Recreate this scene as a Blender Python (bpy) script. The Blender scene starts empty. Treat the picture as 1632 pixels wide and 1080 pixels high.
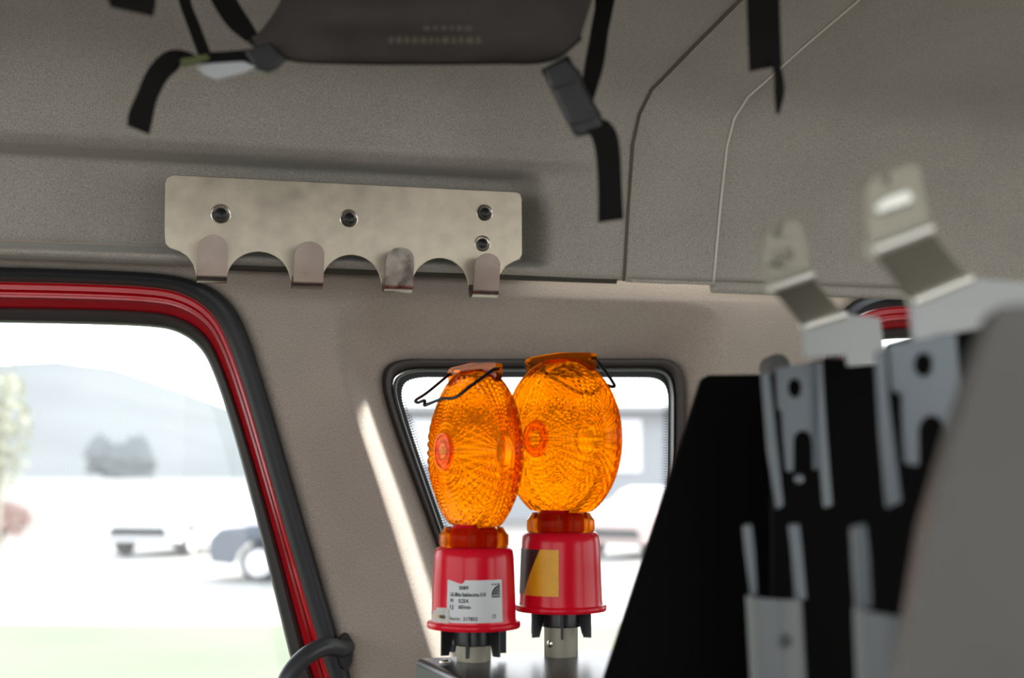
import bpy, bmesh, math, random
from mathutils import Vector, Matrix, geometry, noise
from math import sin, cos, pi, radians
random.seed(7)
sc = bpy.context.scene
COL = sc.collection

# ---------------------------------------------------------------- camera, world, exposure
F = 1632 * 50 / 36.0
PITCH = math.atan(200 / F)
CAM = Vector((0, 0, 2.0))
cd = bpy.data.cameras.new('camera'); cam = bpy.data.objects.new('camera', cd); COL.objects.link(cam)
cam.location = CAM; cam.rotation_euler = (pi / 2 + PITCH, 0, 0)
cd.lens = 50; cd.sensor_width = 36; cd.clip_start = 0.02; cd.clip_end = 3000
cd.dof.use_dof = True; cd.dof.focus_distance = 1.62; cd.dof.aperture_fstop = 4.3
sc.camera = cam

SKY = 3.6
w = bpy.data.worlds.new('overcast_sky'); sc.world = w; w.use_nodes = True
nt = w.node_tree; nt.nodes.clear()
tc = nt.nodes.new('ShaderNodeTexCoord'); sp = nt.nodes.new('ShaderNodeSeparateXYZ')
rp = nt.nodes.new('ShaderNodeValToRGB'); bg = nt.nodes.new('ShaderNodeBackground'); wo = nt.nodes.new('ShaderNodeOutputWorld')
nt.links.new(tc.outputs['Generated'], sp.inputs[0]); nt.links.new(sp.outputs['Z'], rp.inputs[0])
rp.color_ramp.elements[0].color = (.97, .99, 1, 1); rp.color_ramp.elements[1].color = (.80, .90, 1, 1)
nt.links.new(rp.outputs[0], bg.inputs[0]); bg.inputs[1].default_value = SKY
nt.links.new(bg.outputs[0], wo.inputs[0])
sl = bpy.data.lights.new('sun', 'SUN'); sun = bpy.data.objects.new('sun', sl); COL.objects.link(sun)
sl.energy = 15; sl.angle = radians(10); sl.color = (1, .95, .88)
sc.view_settings.view_transform = 'Standard'; sc.view_settings.look = 'None'
sc.view_settings.exposure = 0; sc.view_settings.gamma = 1
sc.view_settings.use_curve_mapping = False
sc.cycles.use_denoising = True
sc.cycles.max_bounces = 12; sc.cycles.transparent_max_bounces = 16; sc.cycles.diffuse_bounces = 5
sc.cycles.caustics_refractive = False; sc.cycles.caustics_reflective = False
sc.cycles.sample_clamp_indirect = 8

# ---------------------------------------------------------------- geometry of the place
YAW = radians(15)
U = Vector((cos(YAW), sin(YAW), 0)); V = Vector((0, 0, 1)); N = Vector((sin(YAW), -cos(YAW), 0))
O = Vector((0, 1.8, 2.0))                       # on the side wall, at eye height
MW = Matrix(((U.x, V.x, N.x, O.x), (U.y, V.y, N.y, O.y), (U.z, V.z, N.z, O.z), (0, 0, 0, 1)))

SUN_DIR = (U * .74 + V * .37 - N * .52).normalized()
sun.rotation_euler = SUN_DIR.to_track_quat('Z', 'Y').to_euler()

def ray(px, py):
    x = (px - 816) / F; z = (540 - py) / F
    return Vector((x, cos(PITCH) - z * sin(PITCH), sin(PITCH) + z * cos(PITCH)))
def P(px, py, Y):
    d = ray(px, py); return CAM + d * (Y / d.y)
def PL(px, py, p0, n):
    d = ray(px, py); return CAM + d * ((p0 - CAM).dot(n) / d.dot(n))
def PZ(px, py, z):
    d = ray(px, py); return CAM + d * ((z - CAM.z) / d.z)
def L(px, py, wv=0.0):                          # wall-local (u, v, w)
    p = PL(px, py, O + N * wv, N) - O
    return Vector((p.dot(U), p.dot(V), wv))
def W(u, v, wv): return O + U * u + V * v + N * wv
def project(p):
    q = p - CAM
    f = q.y * cos(PITCH) + q.z * sin(PITCH); up = -q.y * sin(PITCH) + q.z * cos(PITCH)
    return 816 + F * q.x / f, 540 - F * up / f
def lerp(a, b, t): return a + (b - a) * t
def sst(a, b, x):
    t = max(0, min(1, (x - a) / (b - a))); return t * t * (3 - 2 * t)
def interp(tab, x):
    if x <= tab[0][0]: return tab[0][1]
    for (a, fa), (b, fb) in zip(tab, tab[1:]):
        if x <= b: return fa + (fb - fa) * (x - a) / (b - a)
    return tab[-1][1]

# ---------------------------------------------------------------- materials
def new_mat(name):
    m = bpy.data.materials.new(name); m.use_nodes = True
    return m, m.node_tree, m.node_tree.nodes['Principled BSDF']
def pbr(name, col, rough=.5, metal=0, spec=.5, coat=0, var=0, vscale=20, bump=0, bscale=200, sheen=0, var_rough=0):
    m, t, b = new_mat(name)
    b.inputs['Base Color'].default_value = (*col, 1); b.inputs['Roughness'].default_value = rough
    b.inputs['Metallic'].default_value = metal; b.inputs['Specular IOR Level'].default_value = spec
    b.inputs['Coat Weight'].default_value = coat; b.inputs['Coat Roughness'].default_value = .08
    if sheen: b.inputs['Sheen Weight'].default_value = sheen
    tc = t.nodes.new('ShaderNodeTexCoord')
    if var:
        n = t.nodes.new('ShaderNodeTexNoise'); n.inputs['Scale'].default_value = vscale; n.inputs['Detail'].default_value = 5
        t.links.new(tc.outputs['Object'], n.inputs['Vector'])
        r = t.nodes.new('ShaderNodeMapRange'); r.inputs['From Min'].default_value = .3; r.inputs['From Max'].default_value = .7
        r.inputs['To Min'].default_value = 1 - var; r.inputs['To Max'].default_value = 1 + var
        t.links.new(n.outputs[0], r.inputs['Value'])
        mx = t.nodes.new('ShaderNodeMix'); mx.data_type = 'RGBA'; mx.blend_type = 'MULTIPLY'; mx.inputs['Factor'].default_value = 1
        mx.inputs[6].default_value = (*col, 1); t.links.new(r.outputs[0], mx.inputs[7]); t.links.new(mx.outputs[2], b.inputs['Base Color'])
        if var_rough:
            r2 = t.nodes.new('ShaderNodeMapRange'); r2.inputs['From Min'].default_value = .3; r2.inputs['From Max'].default_value = .7
            r2.inputs['To Min'].default_value = rough - var_rough; r2.inputs['To Max'].default_value = rough + var_rough
            t.links.new(n.outputs[0], r2.inputs['Value']); t.links.new(r2.outputs[0], b.inputs['Roughness'])
    if bump:
        n = t.nodes.new('ShaderNodeTexNoise'); n.inputs['Scale'].default_value = bscale; n.inputs['Detail'].default_value = 2
        t.links.new(tc.outputs['Object'], n.inputs['Vector'])
        bp = t.nodes.new('ShaderNodeBump'); bp.inputs['Strength'].default_value = bump; bp.inputs['Distance'].default_value = .001
        t.links.new(n.outputs[0], bp.inputs['Height']); t.links.new(bp.outputs[0], b.inputs['Normal'])
    return m
def fabric(name, col, amp=.36, scale=640):
    m, t, b = new_mat(name)
    b.inputs['Roughness'].default_value = .95; b.inputs['Specular IOR Level'].default_value = .15
    b.inputs['Sheen Weight'].default_value = .25; b.inputs['Sheen Roughness'].default_value = .4
    tc = t.nodes.new('ShaderNodeTexCoord')
    mp = t.nodes.new('ShaderNodeMapping'); mp.inputs['Scale'].default_value = (1.35, .8, 1); t.links.new(tc.outputs['Object'], mp.inputs[0])
    n = t.nodes.new('ShaderNodeTexNoise'); n.inputs['Scale'].default_value = scale; n.inputs['Detail'].default_value = 3; n.inputs['Roughness'].default_value = .7
    t.links.new(mp.outputs[0], n.inputs['Vector'])
    n2 = t.nodes.new('ShaderNodeTexNoise'); n2.inputs['Scale'].default_value = 7; n2.inputs['Detail'].default_value = 3
    t.links.new(tc.outputs['Object'], n2.inputs['Vector'])
    r = t.nodes.new('ShaderNodeMapRange'); r.inputs['From Min'].default_value = .3; r.inputs['From Max'].default_value = .7
    r.inputs['To Min'].default_value = 1 - amp; r.inputs['To Max'].default_value = 1 + amp; t.links.new(n.outputs[0], r.inputs['Value'])
    r2 = t.nodes.new('ShaderNodeMapRange'); r2.inputs['From Min'].default_value = .3; r2.inputs['From Max'].default_value = .7
    r2.inputs['To Min'].default_value = .93; r2.inputs['To Max'].default_value = 1.07; t.links.new(n2.outputs[0], r2.inputs['Value'])
    mu = t.nodes.new('ShaderNodeMath'); mu.operation = 'MULTIPLY'; t.links.new(r.outputs[0], mu.inputs[0]); t.links.new(r2.outputs[0], mu.inputs[1])
    mx = t.nodes.new('ShaderNodeMix'); mx.data_type = 'RGBA'; mx.blend_type = 'MULTIPLY'; mx.inputs['Factor'].default_value = 1
    mx.inputs[6].default_value = (*col, 1); t.links.new(mu.outputs[0], mx.inputs[7]); t.links.new(mx.outputs[2], b.inputs['Base Color'])
    bp = t.nodes.new('ShaderNodeBump'); bp.inputs['Strength'].default_value = .35; bp.inputs['Distance'].default_value = .0006
    t.links.new(n.outputs[0], bp.inputs['Height']); t.links.new(bp.outputs[0], b.inputs['Normal'])
    return m
def pane_mat(name, veil=.06, tint=(1, 1, 1)):
    m = bpy.data.materials.new(name); m.use_nodes = True; t = m.node_tree; t.nodes.clear()
    o = t.nodes.new('ShaderNodeOutputMaterial'); tr = t.nodes.new('ShaderNodeBsdfTransparent'); tr.inputs[0].default_value = (*tint, 1)
    tl = t.nodes.new('ShaderNodeBsdfTranslucent'); tl.inputs[0].default_value = (1, 1, 1, 1)
    g = t.nodes.new('ShaderNodeBsdfGlossy'); g.inputs['Roughness'].default_value = .02
    fr = t.nodes.new('ShaderNodeFresnel'); fr.inputs[0].default_value = 1.25
    a = t.nodes.new('ShaderNodeMixShader'); a.inputs[0].default_value = veil
    b = t.nodes.new('ShaderNodeMixShader')
    t.links.new(tr.outputs[0], a.inputs[1]); t.links.new(tl.outputs[0], a.inputs[2])
    t.links.new(fr.outputs[0], b.inputs[0]); t.links.new(a.outputs[0], b.inputs[1]); t.links.new(g.outputs[0], b.inputs[2])
    t.links.new(b.outputs[0], o.inputs[0]); return m
def lens_mat(name, col, tcol, tw=.40, rw=.28):
    m = bpy.data.materials.new(name); m.use_nodes = True; t = m.node_tree; t.nodes.clear()
    o = t.nodes.new('ShaderNodeOutputMaterial')
    tr = t.nodes.new('ShaderNodeBsdfTransparent'); tr.inputs[0].default_value = (*col, 1)
    rf = t.nodes.new('ShaderNodeBsdfRefraction'); rf.inputs['Color'].default_value = (*col, 1); rf.inputs['IOR'].default_value = 1.16; rf.inputs['Roughness'].default_value = .10
    tl = t.nodes.new('ShaderNodeBsdfTranslucent'); tl.inputs[0].default_value = (*tcol, 1)
    df = t.nodes.new('ShaderNodeBsdfDiffuse'); df.inputs[0].default_value = (*tcol, 1)
    g = t.nodes.new('ShaderNodeBsdfGlossy'); g.inputs['Roughness'].default_value = .15
    fr = t.nodes.new('ShaderNodeFresnel'); fr.inputs[0].default_value = 1.15
    def mix(f, x, y):
        s = t.nodes.new('ShaderNodeMixShader'); s.inputs[0].default_value = f
        t.links.new(x.outputs[0], s.inputs[1]); t.links.new(y.outputs[0], s.inputs[2]); return s
    a = mix(rw / (1 - tw), tr, rf); d = mix(.1, tl, df); b = mix(tw, a, d)
    s = t.nodes.new('ShaderNodeMixShader'); t.links.new(fr.outputs[0], s.inputs[0]); t.links.new(b.outputs[0], s.inputs[1]); t.links.new(g.outputs[0], s.inputs[2])
    t.links.new(s.outputs[0], o.inputs[0]); return m

M = dict(
    fabric=fabric('headliner_fabric', (.415, .39, .345)),
    fabric_wall=fabric('pillar_fabric', (.405, .35, .30), .30),
    gapshade=pbr('gap_shade', (.06, .052, .04), .9), seam=pbr('seam_brown', (.13, .11, .085), .9),
    red=pbr('red_paint', (.55, .004, .012), .22, 0, .5, 1),
    rubber=pbr('black_rubber', (.025, .026, .03), .55, 0, .4, bump=.15, bscale=500),
    gasket=pbr('brown_black_gasket', (.045, .04, .038), .5),
    gasketlip=pbr('grey_gasket_lip', (.18, .18, .18), .3),
    frit=pbr('ceramic_frit', (.01, .02, .018), .6),
    pane=pane_mat('veiled_window_glass', .035),  # haze veil over the outside view, mixed in as white translucency
    steel=pbr('brushed_steel', (.60, .53, .425), .42, 1, var=.14, vscale=40, bump=.05, bscale=900, var_rough=.06),
    steel_hook=pbr('shaded_hook_steel', (.40, .345, .315), .3, 1, var=.06, vscale=30, var_rough=.05),  # darker base colour stands in for the hooks reflecting the dark floor
    screw=pbr('black_screw', (.012, .012, .012), .35),
    washer=pbr('washer_steel', (.82, .76, .66), .28, 1),
    orange=lens_mat('amber_plastic', (1.0, .455, .005), (1.0, .36, .0), .15, .42),
    orange_dark=lens_mat('amber_collar', (1.0, .48, .01), (1.0, .30, .0), .15, .4),
    redplastic=pbr('red_plastic', (.74, .006, .024), .24, 0, .22, .05),
    blackplastic=pbr('black_plastic', (.012, .012, .014), .35),
    wire=pbr('black_wire', (.02, .02, .02), .25, .6),
    alu=pbr('aluminium_pipe', (.42, .39, .31), .5, .3),
    silverlabel=pbr('silver_sticker', (.66, .67, .68), .5, .1),
    ink=pbr('print_ink', (.015, .015, .02), .6),
    paper=pbr('worn_paper', (.62, .60, .54), .8, var=.1, vscale=200),
    yellow=pbr('yellow_sticker', (.85, .42, .01), .45, var=.06, vscale=120),
    brownblack=pbr('black_sticker', (.035, .018, .016), .4, var=.5, vscale=300),
    cabinet=pbr('satin_black_sheet', (.03, .03, .035), .3, .6, .6, var=.15, vscale=200),
    black=pbr('matt_black_sheet', (.0015, .0015, .0015), .6, 0, .04),
    greymetal=pbr('grey_blue_metal', (.14, .158, .172), .5, .5),
    zsteel=pbr('beige_steel', (.29, .275, .22), .5, .7),
    cupgrey=pbr('receiver_grey', (.13, .14, .142), .5, .3), leafgrey=pbr('grey_leaf', (.33, .34, .34), .5, .3), scratched=pbr('scratched_hook_steel', (.50, .46, .43), .3, 1, var=.28, vscale=70, var_rough=.05), highlightsteel=pbr('highlight_steel', (.75, .74, .68), .35, .8),
    panelgrey=pbr('grey_side_panel', (.105, .103, .096), .5, .3, var=.12, vscale=6),
    webbing=pbr('black_webbing', (.007, .006, .006), .85, 0, .15, bump=.4, bscale=600),
    bag=pbr('bag_fabric', (.052, .045, .041), .9, 0, .2, bump=.4, bscale=500, var=.12, vscale=30),
    tan=pbr('tan_thread', (.085, .072, .055), .8),
    tag=pbr('white_tag', (.42, .43, .45), .6),
    green=pbr('olive_thread', (.08, .10, .03), .8),
    handle=pbr('grey_black_handle', (.035, .038, .042), .42),
    floor=pbr('rubber_floor', (.05, .045, .04), .8),
    grass=pbr('lawn_grass', (.105, .128, .076), .9, var=.18, vscale=.35),
    paving=pbr('pale_paving', (.30, .295, .28), .8, var=.05, vscale=.4),
    meadow=pbr('dry_meadow', (.132, .124, .113), .9, var=.14, vscale=.06),
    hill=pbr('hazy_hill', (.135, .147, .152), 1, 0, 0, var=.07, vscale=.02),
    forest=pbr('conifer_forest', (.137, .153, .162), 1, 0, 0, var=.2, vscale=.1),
    bark=pbr('bark', (.24, .22, .18), .9), leaf=pbr('spring_leaf', (.30, .31, .22), .8), redleaf=pbr('copper_leaf', (.33, .20, .17), .8),
    carwhite=pbr('white_car_paint', (.75, .77, .8), .25, 0, .5, .6), cardark=pbr('navy_car_paint', (.07, .085, .12), .25, 0, .5, .8),
    carred=pbr('light_red_car_paint', (.55, .42, .40), .25, 0, .5, .8),
    carglass=pbr('car_glass', (.05, .06, .07), .1), tyre=pbr('tyre', (.03, .03, .035), .8), rim=pbr('alloy_rim', (.75, .76, .78), .35, .3),
    facade=pbr('pale_facade', (.27, .285, .31), .9, var=.05, vscale=.4), winwhite=pbr('white_blind', (.75, .77, .8), .6), roofm=pbr('roof_sheet', (.30, .31, .33), .7),
)

# ---------------------------------------------------------------- object helpers
def setp(o, label=None, cat=None, group=None, kind=None):
    if label: o['label'] = label
    if cat: o['category'] = cat
    if group: o['group'] = group
    if kind: o['kind'] = kind
    return o
MATW = {}
def mworld(o): return MATW[o.name]
def thing(name, base, label, cat, group=None, kind=None, rot=None):
    o = bpy.data.objects.new(name, None); COL.objects.link(o); o.empty_display_size = .05
    m = Matrix.Translation(base)
    if rot is not None: m = m @ rot.to_4x4()
    o.matrix_world = m; MATW[o.name] = m
    return setp(o, label, cat, group, kind)
def link(name, bm, mat, parent=None, smooth=True, mw=None, bevel=0, angle=35, space='world'):
    """bm is in world coordinates (space='world') or in the frame mw (space='local')."""
    me = bpy.data.meshes.new(name)
    bmesh.ops.recalc_face_normals(bm, faces=bm.faces) if space != 'raw' else None
    if parent is not None:
        m = mworld(parent)
        if space == 'world': bm.transform(m.inverted())
    else:
        if mw is None:
            cs = [v.co for v in bm.verts]
            b = Vector(((min(c.x for c in cs) + max(c.x for c in cs)) / 2, (min(c.y for c in cs) + max(c.y for c in cs)) / 2, min(c.z for c in cs)))
            mw = Matrix.Translation(b)
        m = mw
        if space == 'world': bm.transform(m.inverted())
    bm.to_mesh(me); bm.free()
    for p in me.polygons: p.use_smooth = smooth
    if smooth and angle: 
        try: me.set_sharp_from_angle(angle=radians(angle))
        except Exception: pass
    o = bpy.data.objects.new(name, me); COL.objects.link(o)
    for mm in (mat if isinstance(mat, (list, tuple)) else [mat]): me.materials.append(mm)
    if parent is not None: o.parent = parent
    else: o.matrix_world = m
    MATW[o.name] = m
    if bevel:
        b = o.modifiers.new('bevel', 'BEVEL'); b.width = bevel; b.segments = 3; b.limit_method = 'ANGLE'; b.angle_limit = radians(40)
    return o
def grid(bm, pts, closed_u=False, closed_v=False, mi=0):
    vs = [[bm.verts.new(p) for p in row] for row in pts]
    n, k = len(vs), len(vs[0])
    for i in range(n if closed_u else n - 1):
        for j in range(k if closed_v else k - 1):
            try:
                f = bm.faces.new((vs[i][j], vs[i][(j + 1) % k], vs[(i + 1) % n][(j + 1) % k], vs[(i + 1) % n][j])); f.material_index = mi
            except ValueError: pass
    return vs
def cap(bm, vs):
    try: bm.faces.new(vs)
    except ValueError: pass
def box(bm, c, s, m=None):
    c = Vector(c); v = []
    for i in (-1, 1):
        for j in (-1, 1):
            for k in (-1, 1):
                p = c + Vector((i * s[0] / 2, j * s[1] / 2, k * s[2] / 2))
                v.append(bm.verts.new(m @ p if m else p))
    for f in ((0, 1, 3, 2), (4, 6, 7, 5), (0, 4, 5, 1), (2, 3, 7, 6), (0, 2, 6, 4), (1, 5, 7, 3)): bm.faces.new([v[q] for q in f])
def tube(bm, path, r, n=12, caps=True):
    path = [Vector(p) for p in path]; rows = []; prev = None
    for i, p in enumerate(path):
        t = (path[min(i + 1, len(path) - 1)] - path[max(i - 1, 0)]).normalized()
        if prev is None:
            a = Vector((0, 0, 1)) if abs(t.z) < .9 else Vector((1, 0, 0)); x = t.cross(a).normalized()
        else: x = (prev - t * prev.dot(t)).normalized()
        prev = x; y = t.cross(x); rr = r[i] if isinstance(r, (list, tuple)) else r
        rows.append([p + (x * cos(2 * pi * k / n) + y * sin(2 * pi * k / n)) * rr for k in range(n)])
    vs = grid(bm, rows, closed_v=True)
    if caps: cap(bm, vs[0]); cap(bm, vs[-1])
def lathe(bm, prof, m=None, n=48, a0=0, a1=2 * pi):
    full = abs(a1 - a0 - 2 * pi) < 1e-6; rows = []
    for r, h in prof:
        row = []
        for k in range(n if full else n + 1):
            a = a0 + (a1 - a0) * k / n; p = Vector((r * cos(a), r * sin(a), h)); row.append(m @ p if m else p)
        rows.append(row)
    vs = grid(bm, rows, closed_v=full)
    bmesh.ops.remove_doubles(bm, verts=bm.verts, dist=1e-6)
def plate(bm, outer, holes, fn, thick):
    """outer / holes: 2-D loops; fn maps a 2-D point to 3-D; thick is a 3-D vector from front to back."""
    loops = [outer] + list(holes)
    tris = geometry.tessellate_polygon([[Vector((p[0], p[1], 0)) for p in l] for l in loops])
    flat = [p for l in loops for p in l]
    a = [bm.verts.new(fn(*p)) for p in flat]; b = [bm.verts.new(fn(*p) + thick) for p in flat]
    for t in tris:
        try: bm.faces.new([a[i] for i in t]); bm.faces.new([b[i] for i in reversed(t)])
        except ValueError: pass
    k = 0
    for l in loops:
        n = len(l)
        for i in range(n):
            j = (i + 1) % n
            try: bm.faces.new((a[k + i], a[k + j], b[k + j], b[k + i]))
            except ValueError: pass
        k += n
def strip(bm, left, right, thick):
    n = len(left); rows = []
    for i in range(n):
        l, r = left[i], right[i]; t = (left[min(i + 1, n - 1)] - left[max(i - 1, 0)]); nn = t.cross(r - l).normalized() * thick / 2
        rows.append([l + nn, r + nn, r - nn, l - nn])
    vs = grid(bm, rows, closed_v=True); cap(bm, vs[0]); cap(bm, vs[-1])
def circ(cx, cy, rx, ry=None, n=28, a0=0, a1=2 * pi):
    ry = ry or rx; full = abs(a1 - a0 - 2 * pi) < 1e-6; m = n if full else n + 1
    return [(cx + rx * cos(a0 + (a1 - a0) * k / n), cy + ry * sin(a0 + (a1 - a0) * k / n)) for k in range(m)]
def chaikin(pts, it=3, closed=True):
    pts = [Vector(p) for p in pts]
    for _ in range(it):
        q = []
        n = len(pts)
        rng = range(n) if closed else range(n - 1)
        if not closed: q.append(pts[0])
        for i in rng:
            a, b = pts[i], pts[(i + 1) % n]; q += [a * .75 + b * .25, a * .25 + b * .75]
        if not closed: q.append(pts[-1])
        pts = q
    return pts
def area2(l): return sum(a.x * b.y - b.x * a.y for a, b in zip(l, l[1:] + l[:1])) / 2
def offset(loop, d):
    """positive d = outwards; in the (x, y) plane of the wall frame"""
    s = 1 if area2(loop) > 0 else -1; out = []; n = len(loop)
    for i, p in enumerate(loop):
        t = loop[(i + 1) % n] - loop[i - 1]; nn = Vector((t.y, -t.x, 0)).normalized() * s
        out.append(p + nn * d)
    return out
def setw(loop, wv): return [Vector((p.x, p.y, wv)) for p in loop]
def catmull(pts, seg=8):
    pts = [Vector(p) for p in pts]; out = []
    for i in range(len(pts) - 1):
        p0, p1, p2, p3 = pts[max(i - 1, 0)], pts[i], pts[i + 1], pts[min(i + 2, len(pts) - 1)]
        for k in range(seg):
            t = k / seg
            out.append(.5 * ((2 * p1) + (p2 - p0) * t + (2 * p0 - 5 * p1 + 4 * p2 - p3) * t * t + (3 * p1 - p0 - 3 * p2 + p3) * t ** 3))
    out.append(pts[-1]); return out

# ================================================================ SETTING: the vehicle body
def door_loop(keys, wv, left=-640, bottom=1560, lx=40):
    """visible corner keys in pixels run from the left edge over the top corner down; close the loop off frame"""
    k = [L(px, py, wv) for px, py in keys]
    lb = L(keys[-1][0] + (bottom - keys[-1][1]) * .33, bottom, wv)
    bl = L(left + lx, bottom + 20, wv); b2 = L(left, bottom - 80, wv); tl = L(left, keys[0][1] + 30, wv); t2 = L(left + lx + 20, keys[0][1] - 12, wv)
    return chaikin(k + [lb, bl, b2, tl, t2])
SEAL_O = [(0, 424), (130, 428), (252, 433), (315, 445), (361, 472), (388, 513), (418, 601), (469, 778), (524, 966), (553, 1067)]
RED_O = [(0, 449), (130, 452), (239, 457), (290, 466), (333, 492), (359, 533), (392, 626), (442, 803), (496, 985), (520, 1067)]
RED_I = [(0, 491), (130, 493), (239, 497), (285, 505), (323, 528), (346, 563), (377, 649), (426, 813), (476, 1000), (494, 1067)]
GLS = [(0, 512), (130, 514), (248, 518), (288, 527), (322, 552), (342, 592), (369, 672), (409, 819), (455, 1010), (469, 1067)]
def lerp_loop(a, b, t, wv): return [Vector((lerp(p.x, q.x, t), lerp(p.y, q.y, t), wv)) for p, q in zip(a, b)]

def build_door(name, so, ro, ri, gl, label):
    bm = bmesh.new()
    prof = [(0, -.016), (.10, -.020), (.30, -.020), (.40, -.027), (.47, -.027), (.52, -.023), (.62, -.023), (.68, -.034), (.9, -.040), (1, -.05)]
    grid(bm, [lerp_loop(ro, ri, t, wv) for t, wv in prof], closed_v=True)
    # outer flange running behind the seal
    door = link(name, bm, M['red'], mw=MW, space='local', angle=50); door['kind'] = 'structure'; door['label'] = label
    def child(nm, rows, mat, closed_u=False):
        b = bmesh.new(); grid(b, rows, closed_v=True, closed_u=closed_u); return link(nm, b, mat, door, space='local', angle=60)
    s = [(0, -.012), (.05, -.002), (.2, .006), (.45, .009), (.7, .006), (.9, -.004), (1, -.018)]
    child('weather_seal', [lerp_loop(so, ro, t, wv) for t, wv in s] + [setw(ro, -.03), setw(so, -.03)], M['rubber'], True)
    g = [(-.05, -.05), (.05, -.044), (.35, -.042), (.6, -.046), (.9, -.05), (1, -.056)]
    child('glass_gasket', [lerp_loop(ri, gl, t, wv) for t, wv in g] + [setw(gl, -.075), setw(ri, -.075)], M['gasket'], True)
    b = bmesh.new(); cap(b, [b.verts.new(p) for p in setw(offset(gl, .003), -.064)]); link('pane', b, M['pane'], door, space='local', smooth=False)
    return door
so = door_loop(SEAL_O, 0); ro = door_loop(RED_O, -.016); ri = door_loop(RED_I, -.05); gl = door_loop(GLS, -.056)
build_door('door_1', so, ro, ri, gl, 'red-painted side door frame with large window on the left')
# right-hand door (only its upper corner shows between the brackets)
def rloop(keys, wv, right=2500, bottom=1560):
    k = [L(px, py, wv) for px, py in keys]
    return chaikin(k + [L(right - 80, keys[-1][1] + 4, wv), L(right, keys[-1][1] + 60, wv), L(right, bottom, wv), L(right - 80, bottom + 40, wv), L(keys[0][0] + 40, bottom + 30, wv)])
so2 = rloop([(1290, 1500), (1300, 1100), (1308, 700), (1322, 560), (1340, 503), (1372, 474), (1430, 464), (1600, 470), (1900, 482)], 0)
ro2 = rloop([(1300, 1490), (1308, 1100), (1315, 700), (1328, 575), (1343, 522), (1378, 496), (1434, 486), (1600, 490), (1900, 502)], -.016)
ri2 = rloop([(1308, 1485), (1312, 1100), (1319, 700), (1332, 592), (1348, 550), (1385, 528), (1440, 521), (1600, 524), (1900, 536)], -.05)
gl2 = rloop([(1314, 1480), (1317, 1100), (1322, 705), (1336, 600), (1354, 563), (1390, 543), (1440, 537), (1600, 540), (1900, 552)], -.056)
build_door('door_2', so2, ro2, ri2, gl2, 'red door frame glimpsed at the right behind the steel brackets')

# quarter window
Q0 = [(612, 640), (608, 588), (636, 571), (690, 572), (1020, 571), (1072, 571), (1088, 597), (1089, 650), (1086, 900), (1082, 1150), (1062, 1200), (1000, 1212), (850, 1212), (806, 1196), (771, 1080), (698, 868)]
Q1 = [(630, 644), (626, 603), (652, 589), (700, 589), (1015, 588), (1058, 588), (1071, 610), (1072, 655), (1069, 900), (1066, 1140), (1048, 1182), (990, 1194), (860, 1194), (822, 1178), (783, 1080), (708, 868)]
Q2 = [(640, 650), (638, 613), (660, 601), (705, 601), (1010, 601), (1050, 602), (1064, 622), (1064, 665), (1061, 900), (1058, 1130), (1040, 1168), (980, 1180), (870, 1180), (836, 1165), (793, 1080), (716, 868)]
R0 = [(545, 620), (524, 520), (548, 472), (620, 466), (1040, 478), (1128, 482), (1158, 510), (1163, 580), (1162, 880), (1160, 1200), (1140, 1250), (1050, 1262), (820, 1262), (760, 1245), (688, 1080), (612, 820)]
def wl(keys, wv): return chaikin([L(a, b, wv) for a, b in keys], 4)
DW = -.024                                     # how much deeper the quarter window sits
q0 = wl(Q0, -.062 + DW); q1 = wl(Q1, -.058 + DW); q2 = wl(Q2, -.070 + DW); r0 = wl(R0, 0)
n0 = len(q0)
bm = bmesh.new()
sec = [(0, -.066), (.04, -.056), (.2, -.050), (.5, -.050), (.75, -.054), (.82, -.060), (.9, -.058)]
grid(bm, [lerp_loop(q0, q1, t, wv + DW) for t, wv in sec] + [setw(q1, -.074 + DW), setw(q0, -.08 + DW)], closed_v=True, closed_u=True)
win = link('window_1', bm, M['gasket'], mw=MW, space='local', angle=60); setp(win, 'small quarter window in black rubber gasket behind the amber lamps', kind='structure')
bm = bmesh.new()
grid(bm, [lerp_loop(q1, q2, t, wv + DW) for t, wv in [(0, -.055), (.1, -.0525), (.25, -.0535), (.34, -.060)]] + [setw(q1, -.062 + DW)], closed_v=True, closed_u=True)
link('gasket_lip', bm, M['gasketlip'], win, space='local')
bm = bmesh.new()
grid(bm, [lerp_loop(q1, q2, t, -.0655 + DW) for t in (0, 1)] + [lerp_loop(q1, q2, t, -.0665 + DW) for t in (1, 0)], closed_v=True, closed_u=True)
# dot matrix along the inner edge of the band
def dots(loop, step):
    tot = 0; nxt = 0; out = []
    for i in range(len(loop)):
        a, b = loop[i], loop[(i + 1) % len(loop)]; l = (b - a).length
        while nxt < tot + l:
            t = (nxt - tot) / l; out.append((a.lerp(b, t), (b - a).normalized())); nxt += step
        tot += l
    return out
for row, (d, rr) in enumerate([(0, .00145), (-.0032, .0012), (-.0060, .0009), (-.0085, .0007), (-.0108, .0005)]):
    for p, t in dots(offset(q2, d), .0036):
        if row and not (p.x < -.02 - (p.y) * .5 - .06 or p.x > .19): continue
        c = p + t * (.0018 * (row % 2)); c.z = -.0654 + DW
        cap(bm, [bm.verts.new(c + Vector((rr * cos(a), rr * sin(a), 0))) for a in [k * pi / 3 for k in range(6)]])
link('frit_border', bm, M['frit'], win, space='raw', smooth=False)
bm = bmesh.new(); cap(bm, [bm.verts.new(p) for p in setw(offset(q1, .002), -.067 + DW)]); link('pane', bm, M['pane'], win, space='local', smooth=False)

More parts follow.
